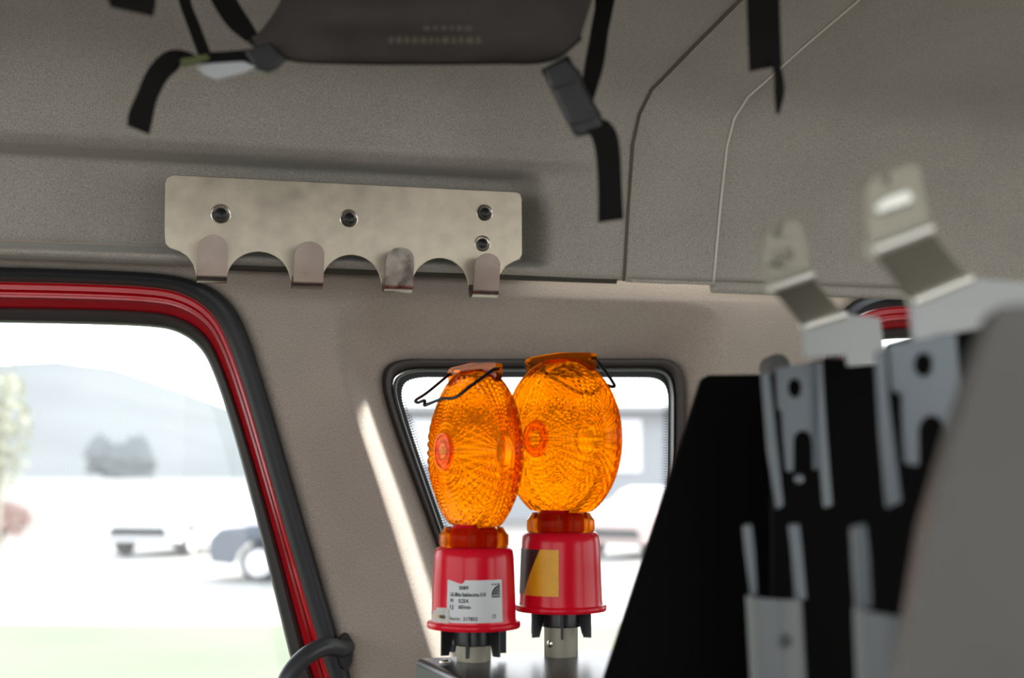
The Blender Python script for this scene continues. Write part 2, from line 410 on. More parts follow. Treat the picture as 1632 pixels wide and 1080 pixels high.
# side wall: flat field with three openings, each with a rolled reveal
def roll(loop, steps): return [setw(offset(loop, o), wv) for o, wv in steps]
d1 = roll(so, [(.020, 0), (.015, .0005), (.010, -.001), (.004, -.005), (.0, -.012), (-.001, -.045)])
d2 = roll(so2, [(.020, 0), (.015, .0005), (.010, -.001), (.004, -.005), (.0, -.012), (-.001, -.045)])
rec = []
for t, wv in [(0, 0), (.05, -.0010), (.12, -.005), (.22, -.014), (.36, -.030), (.52, -.050), (.68, -.066), (.84, -.076), (.96, -.083), (1.02, -.090)]:
    rec.append([Vector((lerp(a.x, b.x, t), lerp(a.y, b.y, t), wv)) for a, b in zip(r0, q0)])
bm = bmesh.new()
outer = [Vector((-1.75, -1.22, 0)), Vector((2.0, -1.22, 0)), Vector((2.0, .262, 0)), Vector((-1.75, .262, 0))]
def vis(l): return [p for p in l]
loops = [outer, d1[0], rec[0], d2[0]]
tris = geometry.tessellate_polygon([[Vector((p.x, p.y, 0)) for p in l] for l in loops])
flat = [bm.verts.new(p) for l in loops for p in l]
for t in tris:
    try: bm.faces.new([flat[i] for i in t])
    except ValueError: pass
for lf in (d1, d2, rec): grid(bm, lf, closed_v=True)
bmesh.ops.remove_doubles(bm, verts=bm.verts, dist=1e-5)
wall = link('wall_side', bm, M['fabric_wall'], mw=MW, space='local', angle=0); wall['kind'] = 'structure'

# headliner: one moulded shell from the seam above the windows up and over to the ceiling
PROF = [(.236, .020), (.2365, .034), (.239, .042), (.246, .0455), (.27, .048), (.30, .051), (.33, .056), (.36, .064), (.385, .074), (.405, .084), (.425, .097), (.440, .110), (.453, .128), (.463, .150), (.471, .18), (.478, .22), (.484, .27), (.490, .33), (.496, .41), (.502, .52), (.507, .7), (.51, 1.0), (.51, 1.6), (.50, 2.2)]
prof = catmull([Vector((v, wv, 0)) for v, wv in PROF], 6)
def recess(u, v):
    right = 1 - sst(.004, .042, u + (max(0, v - .31)) * .35)
    lo = sst(.243, .257, v); hi = 1 - sst(.345, .363, v)
    return .054 * right * lo * hi
def ridge(u, v):                              # soft fold line above the recess
    right = 1 - sst(.02, .12, u)
    return .013 * right * math.exp(-((v - .379) / .014) ** 2)
def head(u, i):
    v, wv = prof[i].x, prof[i].y
    t = (prof[min(i + 1, len(prof) - 1)] - prof[max(i - 1, 0)]).normalized()
    nv, nw = -t.y, t.x                        # into the cabin
    if v > 0.3 and nw < .999: pass
    d = -recess(u, v) + ridge(u, v)
    und = .0018 * noise.noise(Vector((u * 6, v * 9, 3.1))) if wv < 1 else 0
    return Vector((u, v + nv * (d + und), wv + nw * (d + und)))
us = [-1.75 + 1.45 * (k / 24) for k in range(24)] + [-.30 + .42 * k / 70 for k in range(70)] + [.12 + 1.88 * k / 40 for k in range(41)]
bm = bmesh.new(); grid(bm, [[head(u, i) for i in range(len(prof))] for u in us])
c = link('ceiling', bm, M['fabric'], mw=MW, space='local', angle=0); setp(c, 'grey fabric headliner moulded down over the top of the side wall', kind='structure')

# roof-bow cover strip lying on the headliner between two seams, then the two seams themselves
LINE1 = [(-300, 1475), (0, 1180), (70, 1110), (140, 1042), (180, 1022), (230, 1011), (330, 1004), (420, 999), (450, 997)]
LINE2 = [(-300, 1690), (0, 1362), (70, 1280), (150, 1192), (185, 1170), (230, 1158), (330, 1147), (430, 1138), (450, 1136)]
def solve(line, i, off=.004):
    lo, hi = -.5, 1.6
    for _ in range(40):
        u = (lo + hi) / 2; p = head(u, i); x, y = project(W(p.x, p.y, p.z + off if p.z < .15 else p.z))
        if x < interp(line, y): lo = u
        else: hi = u
    return u
idx = [i for i in range(5, len(prof)) if prof[i].y < .62]
ua = [solve(LINE1, i) for i in idx]; ub = [solve(LINE2, i) for i in idx]
def offp(u, i, d):
    a, b = head(u, max(i - 1, 0)), head(u, min(i + 1, len(prof) - 1)); t = (b - a).normalized(); nn = Vector((0, -t.z, t.y))
    return head(u, i) + nn * d
bm = bmesh.new(); rows = []
T = .0036
for k, i in enumerate(idx):
    r = []
    for s, d in [(0, .0002), (.004, T * .7), (.02, T), (.5, T + .001), (.975, T), (.992, T * .8), (1, .0002)]:
        r.append(offp(lerp(ua[k], ub[k], s), i, d))
    rows.append(r)
# rounded lower lip hanging a little below the seam
low = []
for kk, (dv, ins, dd) in enumerate([(-.009, .07, .0), (-.0085, .035, .002), (-.005, .008, .0)]):
    low.append([Vector((lerp(ua[0], ub[0], lerp(ins, 1 - ins, s)), .2395 + dv + 0, .044 + T - (.003 if kk == 0 else 0))) for s in (0, .004, .02, .5, .975, .992, 1)])
grid(bm, low + rows)
st = link('trim_1', bm, M['fabric'], mw=MW, space='local', angle=60); setp(st, 'fabric-covered roof bow strip between two seams', kind='structure')
bm = bmesh.new(); tube(bm, [offp(ua[k] - .0012, i, .0006) for k, i in enumerate(idx)], .0022, 6)
setp(link('trim_2', bm, M['seam'], mw=MW, space='local'), 'dark seam on the left edge of the roof bow strip', kind='structure')
bm = bmesh.new(); tube(bm, [offp(ub[k] + .0010, i, .0030) for k, i in enumerate(idx)], .0017, 6)
setp(link('trim_3', bm, pbr('pale_piping', (.75, .72, .66), .8), mw=MW, space='local'), 'pale piping on the right edge of the roof bow strip', kind='structure')
# round conduit lip under the headliner, right of the strip
bm = bmesh.new(); tube(bm, [Vector((u, .2325 - (.002 * sin(u * 3)), .028)) for u in [ub[0] + .002 + k * (1.8 - ub[0]) / 30 for k in range(31)]], .0085, 12)
setp(link('trim_4', bm, M['fabric'], mw=MW, space='local'), 'rolled fabric edge under the headliner', kind='structure')
bm = bmesh.new(); tube(bm, [Vector((lerp(L(340, 430, .026).x, ua[0] - .01, k / 20), .2365, .026)) for k in range(21)], .006, 12)  # dark tube stands in for the shade in the gap below the headliner
setp(link('gap_shade_strip', bm, M['gapshade'], mw=MW, space='local'), 'dark strip standing in for the shaded gap under the headliner', kind='structure')

# rest of the cabin shell, behind and beside the camera
def shell(name, outer, holes, fn, thick, mat, kind='structure'):
    bm = bmesh.new(); plate(bm, outer, holes, fn, thick); o = link(name, bm, mat, mw=MW, smooth=False); o['kind'] = kind; return o
def rect(a, b, c, d): return [(a, b), (c, b), (c, d), (a, d)]
shell('wall_opposite', rect(-1.75, -1.22, 2.0, .50), [rect(-1.65, -.32, -.32, .44), rect(-.18, -.32, .78, .44), rect(.92, -.32, 1.9, .44)], lambda a, b: W(a, b, 2.2), N * .05, M['fabric_wall'])
shell('wall_front', rect(-.1, -1.22, 2.2, .50), [rect(.12, -.25, 2.0, .44)], lambda a, b: W(-1.75, b, a), U * -.05, M['fabric_wall'])
shell('wall_rear', rect(-.1, -1.22, 2.2, .50), [rect(.20, -.2, 1.95, .42)], lambda a, b: W(2.0, b, a), U * .05, M['fabric_wall'])
shell('floor', rect(-1.75, -.05, 2.0, 2.2), [], lambda a, b: W(a, -1.22, b), V * -.04, M['floor'])

# ================================================================ HOOK RAIL
WR = .062
RP = O + N * WR
def rl(px, py): return PL(px, py, RP, N)
rail = thing('hook_rail', rl(548, 455), 'long stainless steel coat hook rail with four hooks screwed to the fabric panel', 'hook rail')
HX = [((313, 360), 387, 451, 436), ((464, 511), 390, 455, 446), ((608, 652), 397, 459, 452), ((747, 787), 402, 463, 460)]
out = [(263, 292), (266, 283), (276, 278.5), (823, 306), (829, 309), (831.5, 316), (832, 405), (828, 413), (818, 417), (806, 424), (797, 437), (791, 452), (790, 458)]
out += [(747, 459)]
def arc(cx, cy, rx, ry, x1, x0, n=14):       # from right end to left end over the top
    a1 = math.acos(max(-1, min(1, (x1 - cx) / rx))); a0 = math.acos(max(-1, min(1, (x0 - cx) / rx)))
    return [(cx + rx * cos(a), cy - ry * sin(a)) for a in [a1 + (a0 - a1) * k / n for k in range(n + 1)]]
out += arc(701, 462, 46.5, 51, 746, 655, 16)
out += [(652, 456), (608, 454)]
out += arc(559.5, 456, 48.5, 50, 607, 514, 16)
out += [(512, 450), (464, 449)]
out += arc(411.5, 450, 51.5, 49, 462, 362, 16)
out += [(360, 444), (313, 443), (312, 434), (308, 421), (299, 409), (287, 401), (270, 395), (264, 388), (262.5, 370)]
SC = [((352, 341), 16.5), ((556, 348), 15.5), ((772, 339), 14.5), ((769, 388), 14)]
holes = [circ(c[0], c[1], r * .62, n=20) for c, r in SC]
bm = bmesh.new(); plate(bm, out, holes, rl, -N * .0022)
link('plate', bm, M['steel'], rail, bevel=.0005, angle=30)
for (x0, x1), top, bot, pb in HX:
    a = rl(x0, pb); b = rl(x1, pb); wid = (b - a); dep = .024
    # profile of the J bend: (outwards, down)
    zb = rl(x0, bot).z; a.z = b.z = rl((x0 + x1) / 2, pb).z
    drop = .0075; prof_h = [(0, .004), (0, 0), (0, -.004)] + [(dep / 2 - dep / 2 * cos(t), -.004 - drop * sin(t)) for t in [pi * k / 10 for k in range(11)]][1:]
    htop = .052 * (bot - top) / 64
    prof_h += [(dep + .006, -.004 + htop * .45)]
    path = prof_h; left = [a + N * q + V * z for q, z in path]; right = [b + N * q + V * z for q, z in path]
    c0 = .5; n = 10; half = wid / 2; base = .5 * (a + b) + N * (dep + .006) + V * (-.004 + htop * .45)
    for k in range(1, n + 1):
        t = pi / 2 * k / n; m = base + (V + N * .25) * (htop * .1 + .0155 * sin(t)); h = half * max(.02, cos(t))
        left.append(m - h); right.append(m + h)
    bm = bmesh.new(); strip(bm, left, right, .0020); link('hook', bm, M['scratched'] if x0 == 608 else M['steel_hook'], rail, angle=40)
for (c, r) in SC:
    p = rl(*c); s = 1.66 / F; m = Matrix.Translation(p) @ N.to_track_quat('Z', 'Y').to_matrix().to_4x4()
    R = r * s * .98
    bm = bmesh.new(); lathe(bm, [(R, 0), (R * 1.0, .0010), (R * .93, .0014), (R * .86, .0010), (R * .80, .0003), (R * .60, -.0002), (R * .5, -.001)], m, 32); wsh = link('washer', bm, M['washer'], rail)
    bm = bmesh.new(); hr = R * .68
    lathe(bm, [(.0001, .0022), (hr * .22, .0022), (hr * .28, .0042), (hr * .55, .0040), (hr * .85, .0028), (hr, .0005), (hr, -.004)], m, 28); link('screw_head', bm, M['screw'], rail)

# ================================================================ EQUIPMENT CABINET UNDER THE LAMPS
ZS = 2.0 - .1965
def yawf(a): return Matrix(((cos(a), -sin(a), 0), (sin(a), cos(a), 0), (0, 0, 1)))
cA = PZ(661, 1048, ZS); ca = radians(20); cu = Vector((cos(ca), sin(ca), 0)); cn = Vector((sin(ca), -cos(ca), 0))
def cab(x, y, z): return cA + cu * x + cn * y + Vector((0, 0, z))
ctr = cab(.125, .15, -.9); cabt = thing('equipment_cabinet', Vector((ctr.x, ctr.y, .78)), 'black sheet-metal equipment cabinet whose top carries the two amber lamps', 'cabinet')
bm = bmesh.new(); 
plate(bm, [(0, 0), (.25, 0), (.25, .30), (0, .30)], [], lambda a, b: cab(a, b, 0), Vector((0, 0, -.045))); link('cabinet_top', bm, M['cabinet'], cabt, bevel=.006)
bm = bmesh.new(); plate(bm, [(.012, .012), (.238, .012), (.238, .288), (.012, .288)], [], lambda a, b: cab(a, b, -.045), Vector((0, 0, .78 - ZS + .045))); link('cabinet_body', bm, M['cabinet'], cabt, bevel=.003)
bm = bmesh.new(); rv = PZ(709, 1055, ZS); lathe(bm, [(.0055, 0), (.005, .0015), (.003, .0026), (.0001, .003)], Matrix.Translation(rv), 20); link('rivet', bm, M['washer'], cabt)

# ================================================================ WARNING LAMPS
def text_mesh(s, size, bold=0):
    cu_ = bpy.data.curves.new('t', 'FONT'); cu_.body = s; cu_.size = size; cu_.offset = bold; cu_.resolution_u = 3
    o = bpy.data.objects.new('t', cu_); COL.objects.link(o); dg = bpy.context.evaluated_depsgraph_get(); dg.update()
    me = bpy.data.meshes.new_from_object(o.evaluated_get(dg)); bpy.data.objects.remove(o)
    r = [[(me.vertices[i].co.x, me.vertices[i].co.y) for i in p.vertices] for p in me.polygons]
    return r
def lamp(px, py, Y, yaw, handle, label, fin_rot, sleeve_len):
    base = P(px, py, Y); base.z = base.z
    root = thing('warning_lamp', base, label, 'warning lamp', 'amber warning lamps standing on the cabinet')
    # body-local: a = in the lens plane, b = lens normal (towards the seen face)
    b_ = Vector((-sin(yaw), -cos(yaw), 0)); a_ = Vector((cos(yaw), -sin(yaw), 0)); h_ = Vector((0, 0, 1))
    def X(a, h, b): return base + a_ * a + h_ * h + b_ * b
    mt = Matrix.Translation(base)
    # red base
    bm = bmesh.new()
    lathe(bm, [(.0225, .001), (.0465, .000), (.0472, .0015), (.0472, .0050), (.0462, .0062), (.0432, .0064), (.0428, .009), (.0415, .045), (.0405, .070), (.0395, .0768), (.037, .0800), (.033, .0812), (.020, .0815), (.0001, .0815)], mt, 72)
    link('base', bm, M['redplastic'], root, angle=50)
    bm = bmesh.new(); lathe(bm, [(.0245, .0812), (.0245, .098), (.020, .103), (.0001, .103)], mt, 32); link('battery_socket', bm, M['redplastic'], root)
    # amber collar with facets
    bm = bmesh.new(); rows = []
    for h, r in [(.0812, .0345), (.0850, .0350), (.0930, .0348), (.0965, .0320), (.1000, .0300)]:
        rows.append([base + Vector((r * cos(t) * (1 + .012 * cos(8 * t)), r * sin(t) * (1 + .012 * cos(8 * t)), h)) for t in [2 * pi * k / 64 for k in range(64)]])
    grid(bm, rows, closed_v=True); link('collar', bm, M['orange_dark'], root, angle=30)
    for ang in (-95, -70, 85, 110):
        bm = bmesh.new(); box(bm, (.0355, 0, .0905), (.003, .0016, .017), Matrix.Translation(base) @ Matrix.Rotation(radians(ang), 4, 'Z')); link('collar_clip', bm, M['orange'], root)
    # lens drum
    R = .0855; HC = .1765; NT = 168; NR = 34; rows = []
    def fin(r, th, bb, s):
        x = r * cos(th); y = r * sin(th)
        y = min(y, .0835 - .02 * abs(bb) * 10 * .3)
        if y < -.074: # gathers into the neck
            k = sst(-.074, -.0875, y) if False else min(1, (-.074 - y) / .0125)
            y = -.074 - (-.074 - y) * .35; x = x * (1 - .05 * k)
        return X(x, HC + y, bb)
    rc = .0175
    for side in (1, -1):
        prof_l = []
        for i in range(NR + 1):
            r = .001 + (.0755 - .001) * i / NR
            bulge = .0110 + .0245 * (1 - (r / .0755) ** 2.1) ** .85
            amp = 0
            if r > rc + .003: bulge += (.0010 if i % 2 else -.0007); amp = .0009
            elif abs(r - rc) < .003: bulge += .0022
            elif r < rc - .003: bulge += .0012
            prof_l.append((r, bulge, amp))
        prof_l += [(.0785, .0112, 0), (.0815, .0104, 0), (.0835, .0085, .0), (.0838, .0045, 0), (R, .0042, 0), (R, .0016, 0), (R - .0012, .0, 0)]
        if side == -1: prof_l = prof_l[::-1][1:]
        for r, bb, amp in prof_l:
            row = []
            for k in range(NT):
                th = 2 * pi * k / NT
                d = amp * (1 if k % 4 < 2 else -1) * (1 if r > .03 else .5)
                rib = .0004 * (k % 2) if r > .0812 and r < R - .0001 else 0
                row.append(fin(r + rib, th, side * (bb + d), side))
            rows.append(row)
    bm = bmesh.new(); grid(bm, rows, closed_v=True); link('lens', bm, M['orange'], root, angle=22)
    # bullseye rings moulded on the face
    for side in (1,):
        mm = Matrix.Translation(X(0, HC, 0)) @ (b_ * side).to_track_quat('Z', 'Y').to_matrix().to_4x4()
        bm = bmesh.new(); lathe(bm, [(.0085, .0345), (.0095, .0372), (.0112, .0372), (.0122, .0350), (.0160, .0340), (.0168, .0362), (.0182, .0358), (.0190, .0330)], mm, 40)
        link('bullseye', bm, M['orange'], root, angle=40)
    # top lug bar with the eyes for the handle
    bm = bmesh.new(); topo = [(-.0500, .069), (-.0522, .077), (-.0525, .0835), (-.0505, .0868), (-.046, .0880), (0, .0905), (.046, .0880), (.0505, .0868), (.0525, .0835), (.0522, .077), (.0500, .069), (.03, .079), (-.03, .079)]
    plate(bm, topo, [circ(-.0488, .0815, .0019, n=10), circ(.0488, .0815, .0019, n=10)], lambda a, h: X(a, HC + h, .0035), -b_ * .007)
    link('lug_bar', bm, M['orange'], root, bevel=.001)
    # wire handle
    bm = bmesh.new(); tube(bm, catmull([X(a, HC + h, b) for a, h, b in handle], 8), .0018, 8); link('wire_handle', bm, M['wire'], root)
    # black sleeve with fins clamping the pipe
    bm = bmesh.new(); lathe(bm, [(.0178, .001), (.0212, .001), (.0216, -.001), (.0216, -sleeve_len + .001), (.0208, -sleeve_len), (.0178, -sleeve_len), (.0178, .001)], mt, 40); link('sleeve', bm, M['blackplastic'], root)
    for k in range(6):
        a = fin_rot + k * pi / 3; m = mt @ Matrix.Rotation(a, 4, 'Z')
        bm = bmesh.new()
        plate(bm, [(.0213, .001), (.0345, .001), (.0345, -sleeve_len * 1.0 - .010), (.0265, -sleeve_len - .010), (.0215, -sleeve_len * .55)], [], lambda x, z: m @ Vector((x, -.0012, z)), (m.to_3x3() @ Vector((0, .0024, 0))))
        link('fin', bm, M['blackplastic'], root)
    return root, base, X
def sticker(root, base, name, a0, a1, z0, z1, mat, r0=.0428, r1=.0405, off=.0003, outline=None):
    """curved sheet on the tapered base; angle measured from the camera-facing meridian, + = right"""
    bm = bmesh.new()
    def rr(z): return interp([(.009, .0428), (.045, .0415), (.070, .0405)], z) + off
    def pt(a, z): t = -pi / 2 + a; return base + Vector((rr(z) * cos(t), rr(z) * sin(t), z))
    outline = outline or [(0, 0), (1, 0), (1, 1), (0, 1)]
    if outline and len(outline) == 4 and False: pass
    nx = 24
    # vertical slices between lower and upper outline curves
    lo = [(x, y) for x, y in outline if True]
    def span(x):
        ys = []
        n = len(outline)
        for i in range(n):
            (xa, ya), (xb, yb) = outline[i], outline[(i + 1) % n]
            if (xa - x) * (xb - x) <= 0 and xa != xb: ys.append(ya + (yb - ya) * (x - xa) / (xb - xa))
        return min(ys), max(ys)
    rows = []
    for k in range(nx + 1):
        x = min(.9999, max(.0001, k / nx)); y0, y1 = span(x)
        rows.append([pt(lerp(a0, a1, x), lerp(z0, z1, lerp(y0, y1, j / 4))) for j in range(5)])
    grid(bm, rows); return link(name, bm, mat, root), pt
# handle points: (a, h, b) relative to the lens centre
hl = [(a * .96, h, b * .80) for a, h, b in [(.051, .0815, -.001), (.051, .0815, .004), (.050, .079, .009), (.044, .064, .034), (.036, .053, .050), (.020, .052, .058), (.004, .0475, .067), (.000, .046, .071), (-.003, .051, .069), (-.012, .049, .073), (-.022, .052, .070), (-.034, .060, .048), (-.047, .076, .015), (-.051, .0815, .004), (-.051, .0815, -.001)]]
hr = [(a * .96, h, -b * .6) for a, h, b in [(.051, .0815, -.001), (.052, .0815, .004), (.0525, .079, .010), (.053, .068, .030), (.052, .059, .046), (.050, .055, .054), (.046, .054, .055), (.030, .056, .058), (.004, .0475, .067), (-.003, .051, .069), (-.022, .052, .070), (-.047, .076, .015), (-.051, .0815, .004), (-.051, .0815, -.001)]]
lampL, bL, XL = lamp(755, 999, 1.455, radians(60), hl, 'amber warning lamp turned nearly edge-on, red base with a white printed label', radians(20), .0170)
lampR, bR, XR = lamp(894, 972, 1.49, radians(50), hr, 'amber warning lamp showing more of its face, red base with black and yellow sticker', radians(30), .0160)
# printed label on the left lamp
LA = radians(-37)
lab, pt = sticker(lampL, bL, 'printed_label', LA, radians(43), .0085, .0500, M['silverlabel'],
                  outline=[(0, 0), (1, 0), (1, 1), (.33, 1), (.28, .90), (.12, .97), (.03, 1), (0, 1)])
lab['label'] = 'silver-white printed specification label'
def wrap(polys, x0, y0, name='lettering', par=lab, scale=(1, 1), mat=None, off=.0006, r=.0420, ctr=bL, aoff=LA, zoff=.0085):
    bm = bmesh.new()
    for pl in polys:
        vs = []
        for x, y in pl:
            a = aoff + (x0 + x * scale[0]) / r; z = zoff + y0 + y * scale[1]
            rr_ = interp([(.009, .0428), (.045, .0415), (.070, .0405)], z) + off; t = -pi / 2 + a
            vs.append(bm.verts.new(ctr + Vector((rr_ * cos(t), rr_ * sin(t), z))))
        cap(bm, vs)
    return link(name, bm, mat or M['ink'], par, smooth=False)
# (text, left x, baseline, width, height, boldness)
for s_, x, y, wd_, ht, bo in [('2089', .0132, .0325, .0098, .0034, .03), ('LK-Blitz-Stableuchte E10', .0040, .0258, .0360, .0036, .025), ('9V', .0040, .0198, .0040, .0036, .02), ('0,25A', .0132, .0198, .0100, .0036, .025),
                        ('1J', .0040, .0138, .0036, .0036, .02), ('60/min', .0132, .0138, .0120, .0036, .025), ('Werk-Nr.:', .0036, .0024, .0120, .0032, .01), ('217855', .0180, .0024, .0138, .0034, .02), ('CE', .0464, .0046, .0042, .0036, .015)]:
    tm = text_mesh(s_, 1, bo); xs = [q[0] for pl in tm for q in pl]; k = wd_ / (max(xs) - min(xs)); ky = ht / .70
    wrap(tm, x - min(xs) * k, y, scale=(k, ky))
# maker's mark: black square with concentric arcs
pol = [[(0, 0), (.0098, 0), (.0098, .0014), (0, .0014)]]
for r0_, r1_ in [(.0010, .0027), (.0034, .0050), (.0056, .0072), (.0078, .0098)]:
    for k in range(10):
        a, b = pi / 2 * k / 10 + pi / 2, pi / 2 * (k + 1) / 10 + pi / 2
        pol.append([(.0096 + r_ * cos(t), .0020 + r_ * sin(t)) for r_, t in ((r0_, a), (r1_, a), (r1_, b), (r0_, b))])
pol += [[(0, .0122), (.0022, .0122), (.0022, .0134), (0, .0134)], [(.003, .0122), (.0055, .0122), (.0055, .0134), (.003, .0134)], [(.0064, .0122), (.0098, .0122), (.0098, .0134), (.0064, .0134)]]
wrap(pol, .0463, .0244, 'logo')
worn, _ = sticker(lampL, bL, 'worn_sticker', radians(-78), radians(-33), .0075, .0225, M['paper'], off=.0008,
                  outline=[(0, 0), (1, 0), (1, .95), (.92, .95), (.9, 1), (.45, .96), (.42, .80), (.2, .70), (.1, .35)])
worn['label'] = 'small torn paper sticker with a yellow dot and a black bar'
bars = [[(.0 + k * .0009, 0), (.0006 + k * .0009, 0), (.0006 + k * .0009, .0032), (.0 + k * .0009, .0032)] for k in range(9)]
wrap(bars, -.0090, .0035, 'barcode', worn, off=.0012); wrap([circ(0, 0, .0022, .0014, 10)], -.0130, .005, 'yellow_dot', worn, mat=M['yellow'], off=.0012)
# warning sticker on the right lamp
sq, _ = sticker(lampR, bR, 'warning_sticker', radians(-88), radians(-5), .0175, .0640, M['yellow'], off=.0003); sq['label'] = 'yellow reflective sticker with a black slanted field'
sticker(sq, bR, 'black_field', radians(-88), radians(-33), .0175, .0640, M['brownblack'], off=.0006, outline=[(0, 0), (.42, 0), (1, 1), (0, 1)])
MATW[sq.name] = MATW[lampR.name]
# pipes the lamps are clamped on
def pipe(b, label):
    bm = bmesh.new(); h = b.z - ZS
    lathe(bm, [(.0001, 0), (.0172, 0), (.0174, .001), (.0174, h + .004), (.0168, h + .0045), (.0001, h + .0045)], Matrix.Translation((b.x, b.y, ZS)), 40)
    o = link('mounting_pipe', bm, M['alu'], mw=Matrix.Translation((b.x, b.y, ZS))); setp(o, label, 'pipe', 'short pipes holding the lamps'); return o
pipe(bL, 'short pale metal pipe standing on the cabinet under the lamp with the white label')
p2 = pipe(bR, 'short pale metal pipe with a small screw under the lamp with the yellow sticker')
bm = bmesh.new(); dirv = Vector((sin(radians(-42)), -cos(radians(-42)), 0)); c = Vector((bR.x, bR.y, ZS + .014)) + dirv * .0170
lathe(bm, [(.0038, 0), (.0036, .0014), (.002, .0024), (.0001, .0025)], Matrix.Translation(c) @ dirv.to_track_quat('Z', 'Y').to_matrix().to_4x4(), 20); link('screw', bm, M['washer'], p2)

# ================================================================ GRAB HANDLE
def lw(px, py, wv): q = L(px, py, wv); return W(q.x, q.y, q.z)
gh = thing('grab_handle', lw(545, 1036, 0), 'curved dark grey grab handle on the pillar beside the red door frame', 'grab handle')
bm = bmesh.new(); tube(bm, catmull([lw(552, 1030, .000), lw(540, 1033, .022), lw(520, 1030, .040), (lw(492, 1042, .055)), lw(466, 1068, .063), lw(450, 1105, .066), lw(446, 1160, .066), lw(452, 1260, .06)], 8), .0108, 20); link('grip', bm, M['handle'], gh)
bm = bmesh.new(); c = lw(549, 1036, .0); plate(bm, circ(0, 0, .009, .0215, 28), [], lambda a, b: c + U * a + V * b + N * .010, -N * .011); link('end_cap', bm, M['blackplastic'], gh, bevel=.003)

# ================================================================ BAG AND STRAPS HANGING FROM THE CEILING
YB = 1.06
bag = thing('gear_bag', P(660, 100, YB), 'dark grey fabric bag strapped under the ceiling, seen from below', 'bag')
def ribbon(name, mat, pts, par=None, th=.0018, **kw):
    """pts: (left px, left py, right px, right py, Y)"""
    l = catmull([P(a, b, y) for a, b, c_, d_, y in pts], 6); r = catmull([P(c_, d_, y) for a, b, c_, d_, y in pts], 6)
    bm = bmesh.new(); strip(bm, l, r, th); return link(name, bm, mat, par, **kw)
# pouch: pillow swept from its bottom edge up to the roof
bot = [(398, 66), (430, 84), (475, 96), (540, 99), (600, 100), (700, 100), (800, 99), (850, 99), (885, 92), (905, 78), (925, 60)]
top_ = [(462, -70), (490, -100), (520, -120), (560, -130), (620, -135), (700, -135), (780, -135), (850, -130), (900, -120), (935, -100), (965, -70)]
bot = [(p.x, p.y) for p in catmull([Vector((*p, 0)) for p in bot], 4)]; top_ = [(p.x, p.y) for p in catmull([Vector((*p, 0)) for p in top_], 4)]
bm = bmesh.new(); rows = []; nn = 13
MID = [(455, -5), (452, 30), (440, 45)]
for s in range(nn + 1):
    t = s / nn; row = []
    for k, (a, b) in enumerate(zip(bot, top_)):
        x = lerp(a[0], b[0], 1 - (1 - t) ** 2.2 if k < 12 else t); y = lerp(a[1], b[1], t)
        e = k / (len(bot) - 1); dep = .05 * (sin(pi * min(1, max(0, e))) ** .5) * sin(pi * (t * .8 + .1)) ** .6
        dep += .011 * noise.noise(Vector((x * .010, y * .022, 0)))
        row.append(P(x, y, YB - dep + .02 * t))
    rows.append(row)
back = [[P(*project(p), YB + .03 + .02 * (1 - abs(2 * k / (len(r_) - 1) - 1))) if 0 < i < nn and 0 < k < len(r_) - 1 else p for k, p in enumerate(r_)] for i, r_ in enumerate(rows)]
grid(bm, rows); grid(bm, back); bmesh.ops.remove_doubles(bm, verts=bm.verts, dist=1e-5); link('pouch', bm, M['bag'], bag, angle=0)
bm = bmesh.new(); tube(bm, catmull([P(x, y - 1, YB - .004) for x, y in bot[::4]], 4), .0022, 8); link('piping', bm, M['webbing'], bag)
bm = bmesh.new()
random.seed(3)
for row_y, x0, x1, hh in [(64, 620, 770, 9), (45, 675, 745, 6)]:
    x = x0
    while x < x1:
        wd = random.uniform(5, 11); plate(bm, [(x, row_y - hh / 2), (x + wd, row_y - hh / 2 - .5), (x + wd, row_y + hh / 2), (x, row_y + hh / 2)], [], lambda a, b: P(a, b, YB - .056), Vector((0, .001, 0))); x += wd + 5
link('faded_lettering', bm, M['tan'], bag)
# right side: webbing, buckle, hanging tail
ribbon('strap', M['webbing'], [(862, 112, 905, 88, YB - .03), (868, 122, 912, 100, YB - .03), (880, 145, 925, 128, YB - .025)], bag)
ribbon('strap', M['webbing'], [(938, -60, 992, -60, 1.12), (948, 0, 980, 0, 1.11), (942, 45, 970, 50, 1.09), (932, 100, 962, 105, 1.06), (925, 150, 946, 160, 1.04)], bag)
bk = None
def quadbox(name, mat, pts, Y, th, par, bevel=.002):
    bm = bmesh.new(); plate(bm, pts, [], lambda a, b: P(a, b, Y), Vector((0, th, 0))); return link(name, bm, mat, par, bevel=bevel)
bk = quadbox('buckle', M['blackplastic'], [(866, 108), (905, 92), (925, 112), (935, 140), (958, 180), (966, 206), (918, 217), (908, 200), (888, 160), (874, 130)], YB - .035, .012, bag, .003)
quadbox('buckle_bar', M['blackplastic'], [(876, 136), (914, 124), (917, 130), (879, 142)], YB - .038, .004, bk, .001); MATW[bk.name] = MATW[bag.name]
quadbox('buckle_bar', M['blackplastic'], [(904, 192), (944, 180), (948, 188), (908, 200)], YB - .038, .004, bk, .001)
ribbon('strap_tail', M['webbing'], [(918, 205, 958, 190, YB - .03), (934, 208, 972, 196, YB - .034), (944, 222, 984, 215, YB - .036), (950, 250, 989, 248, YB - .036), (953, 300, 991, 295, YB - .034), (953, 355, 994, 349, YB - .03)], bag)
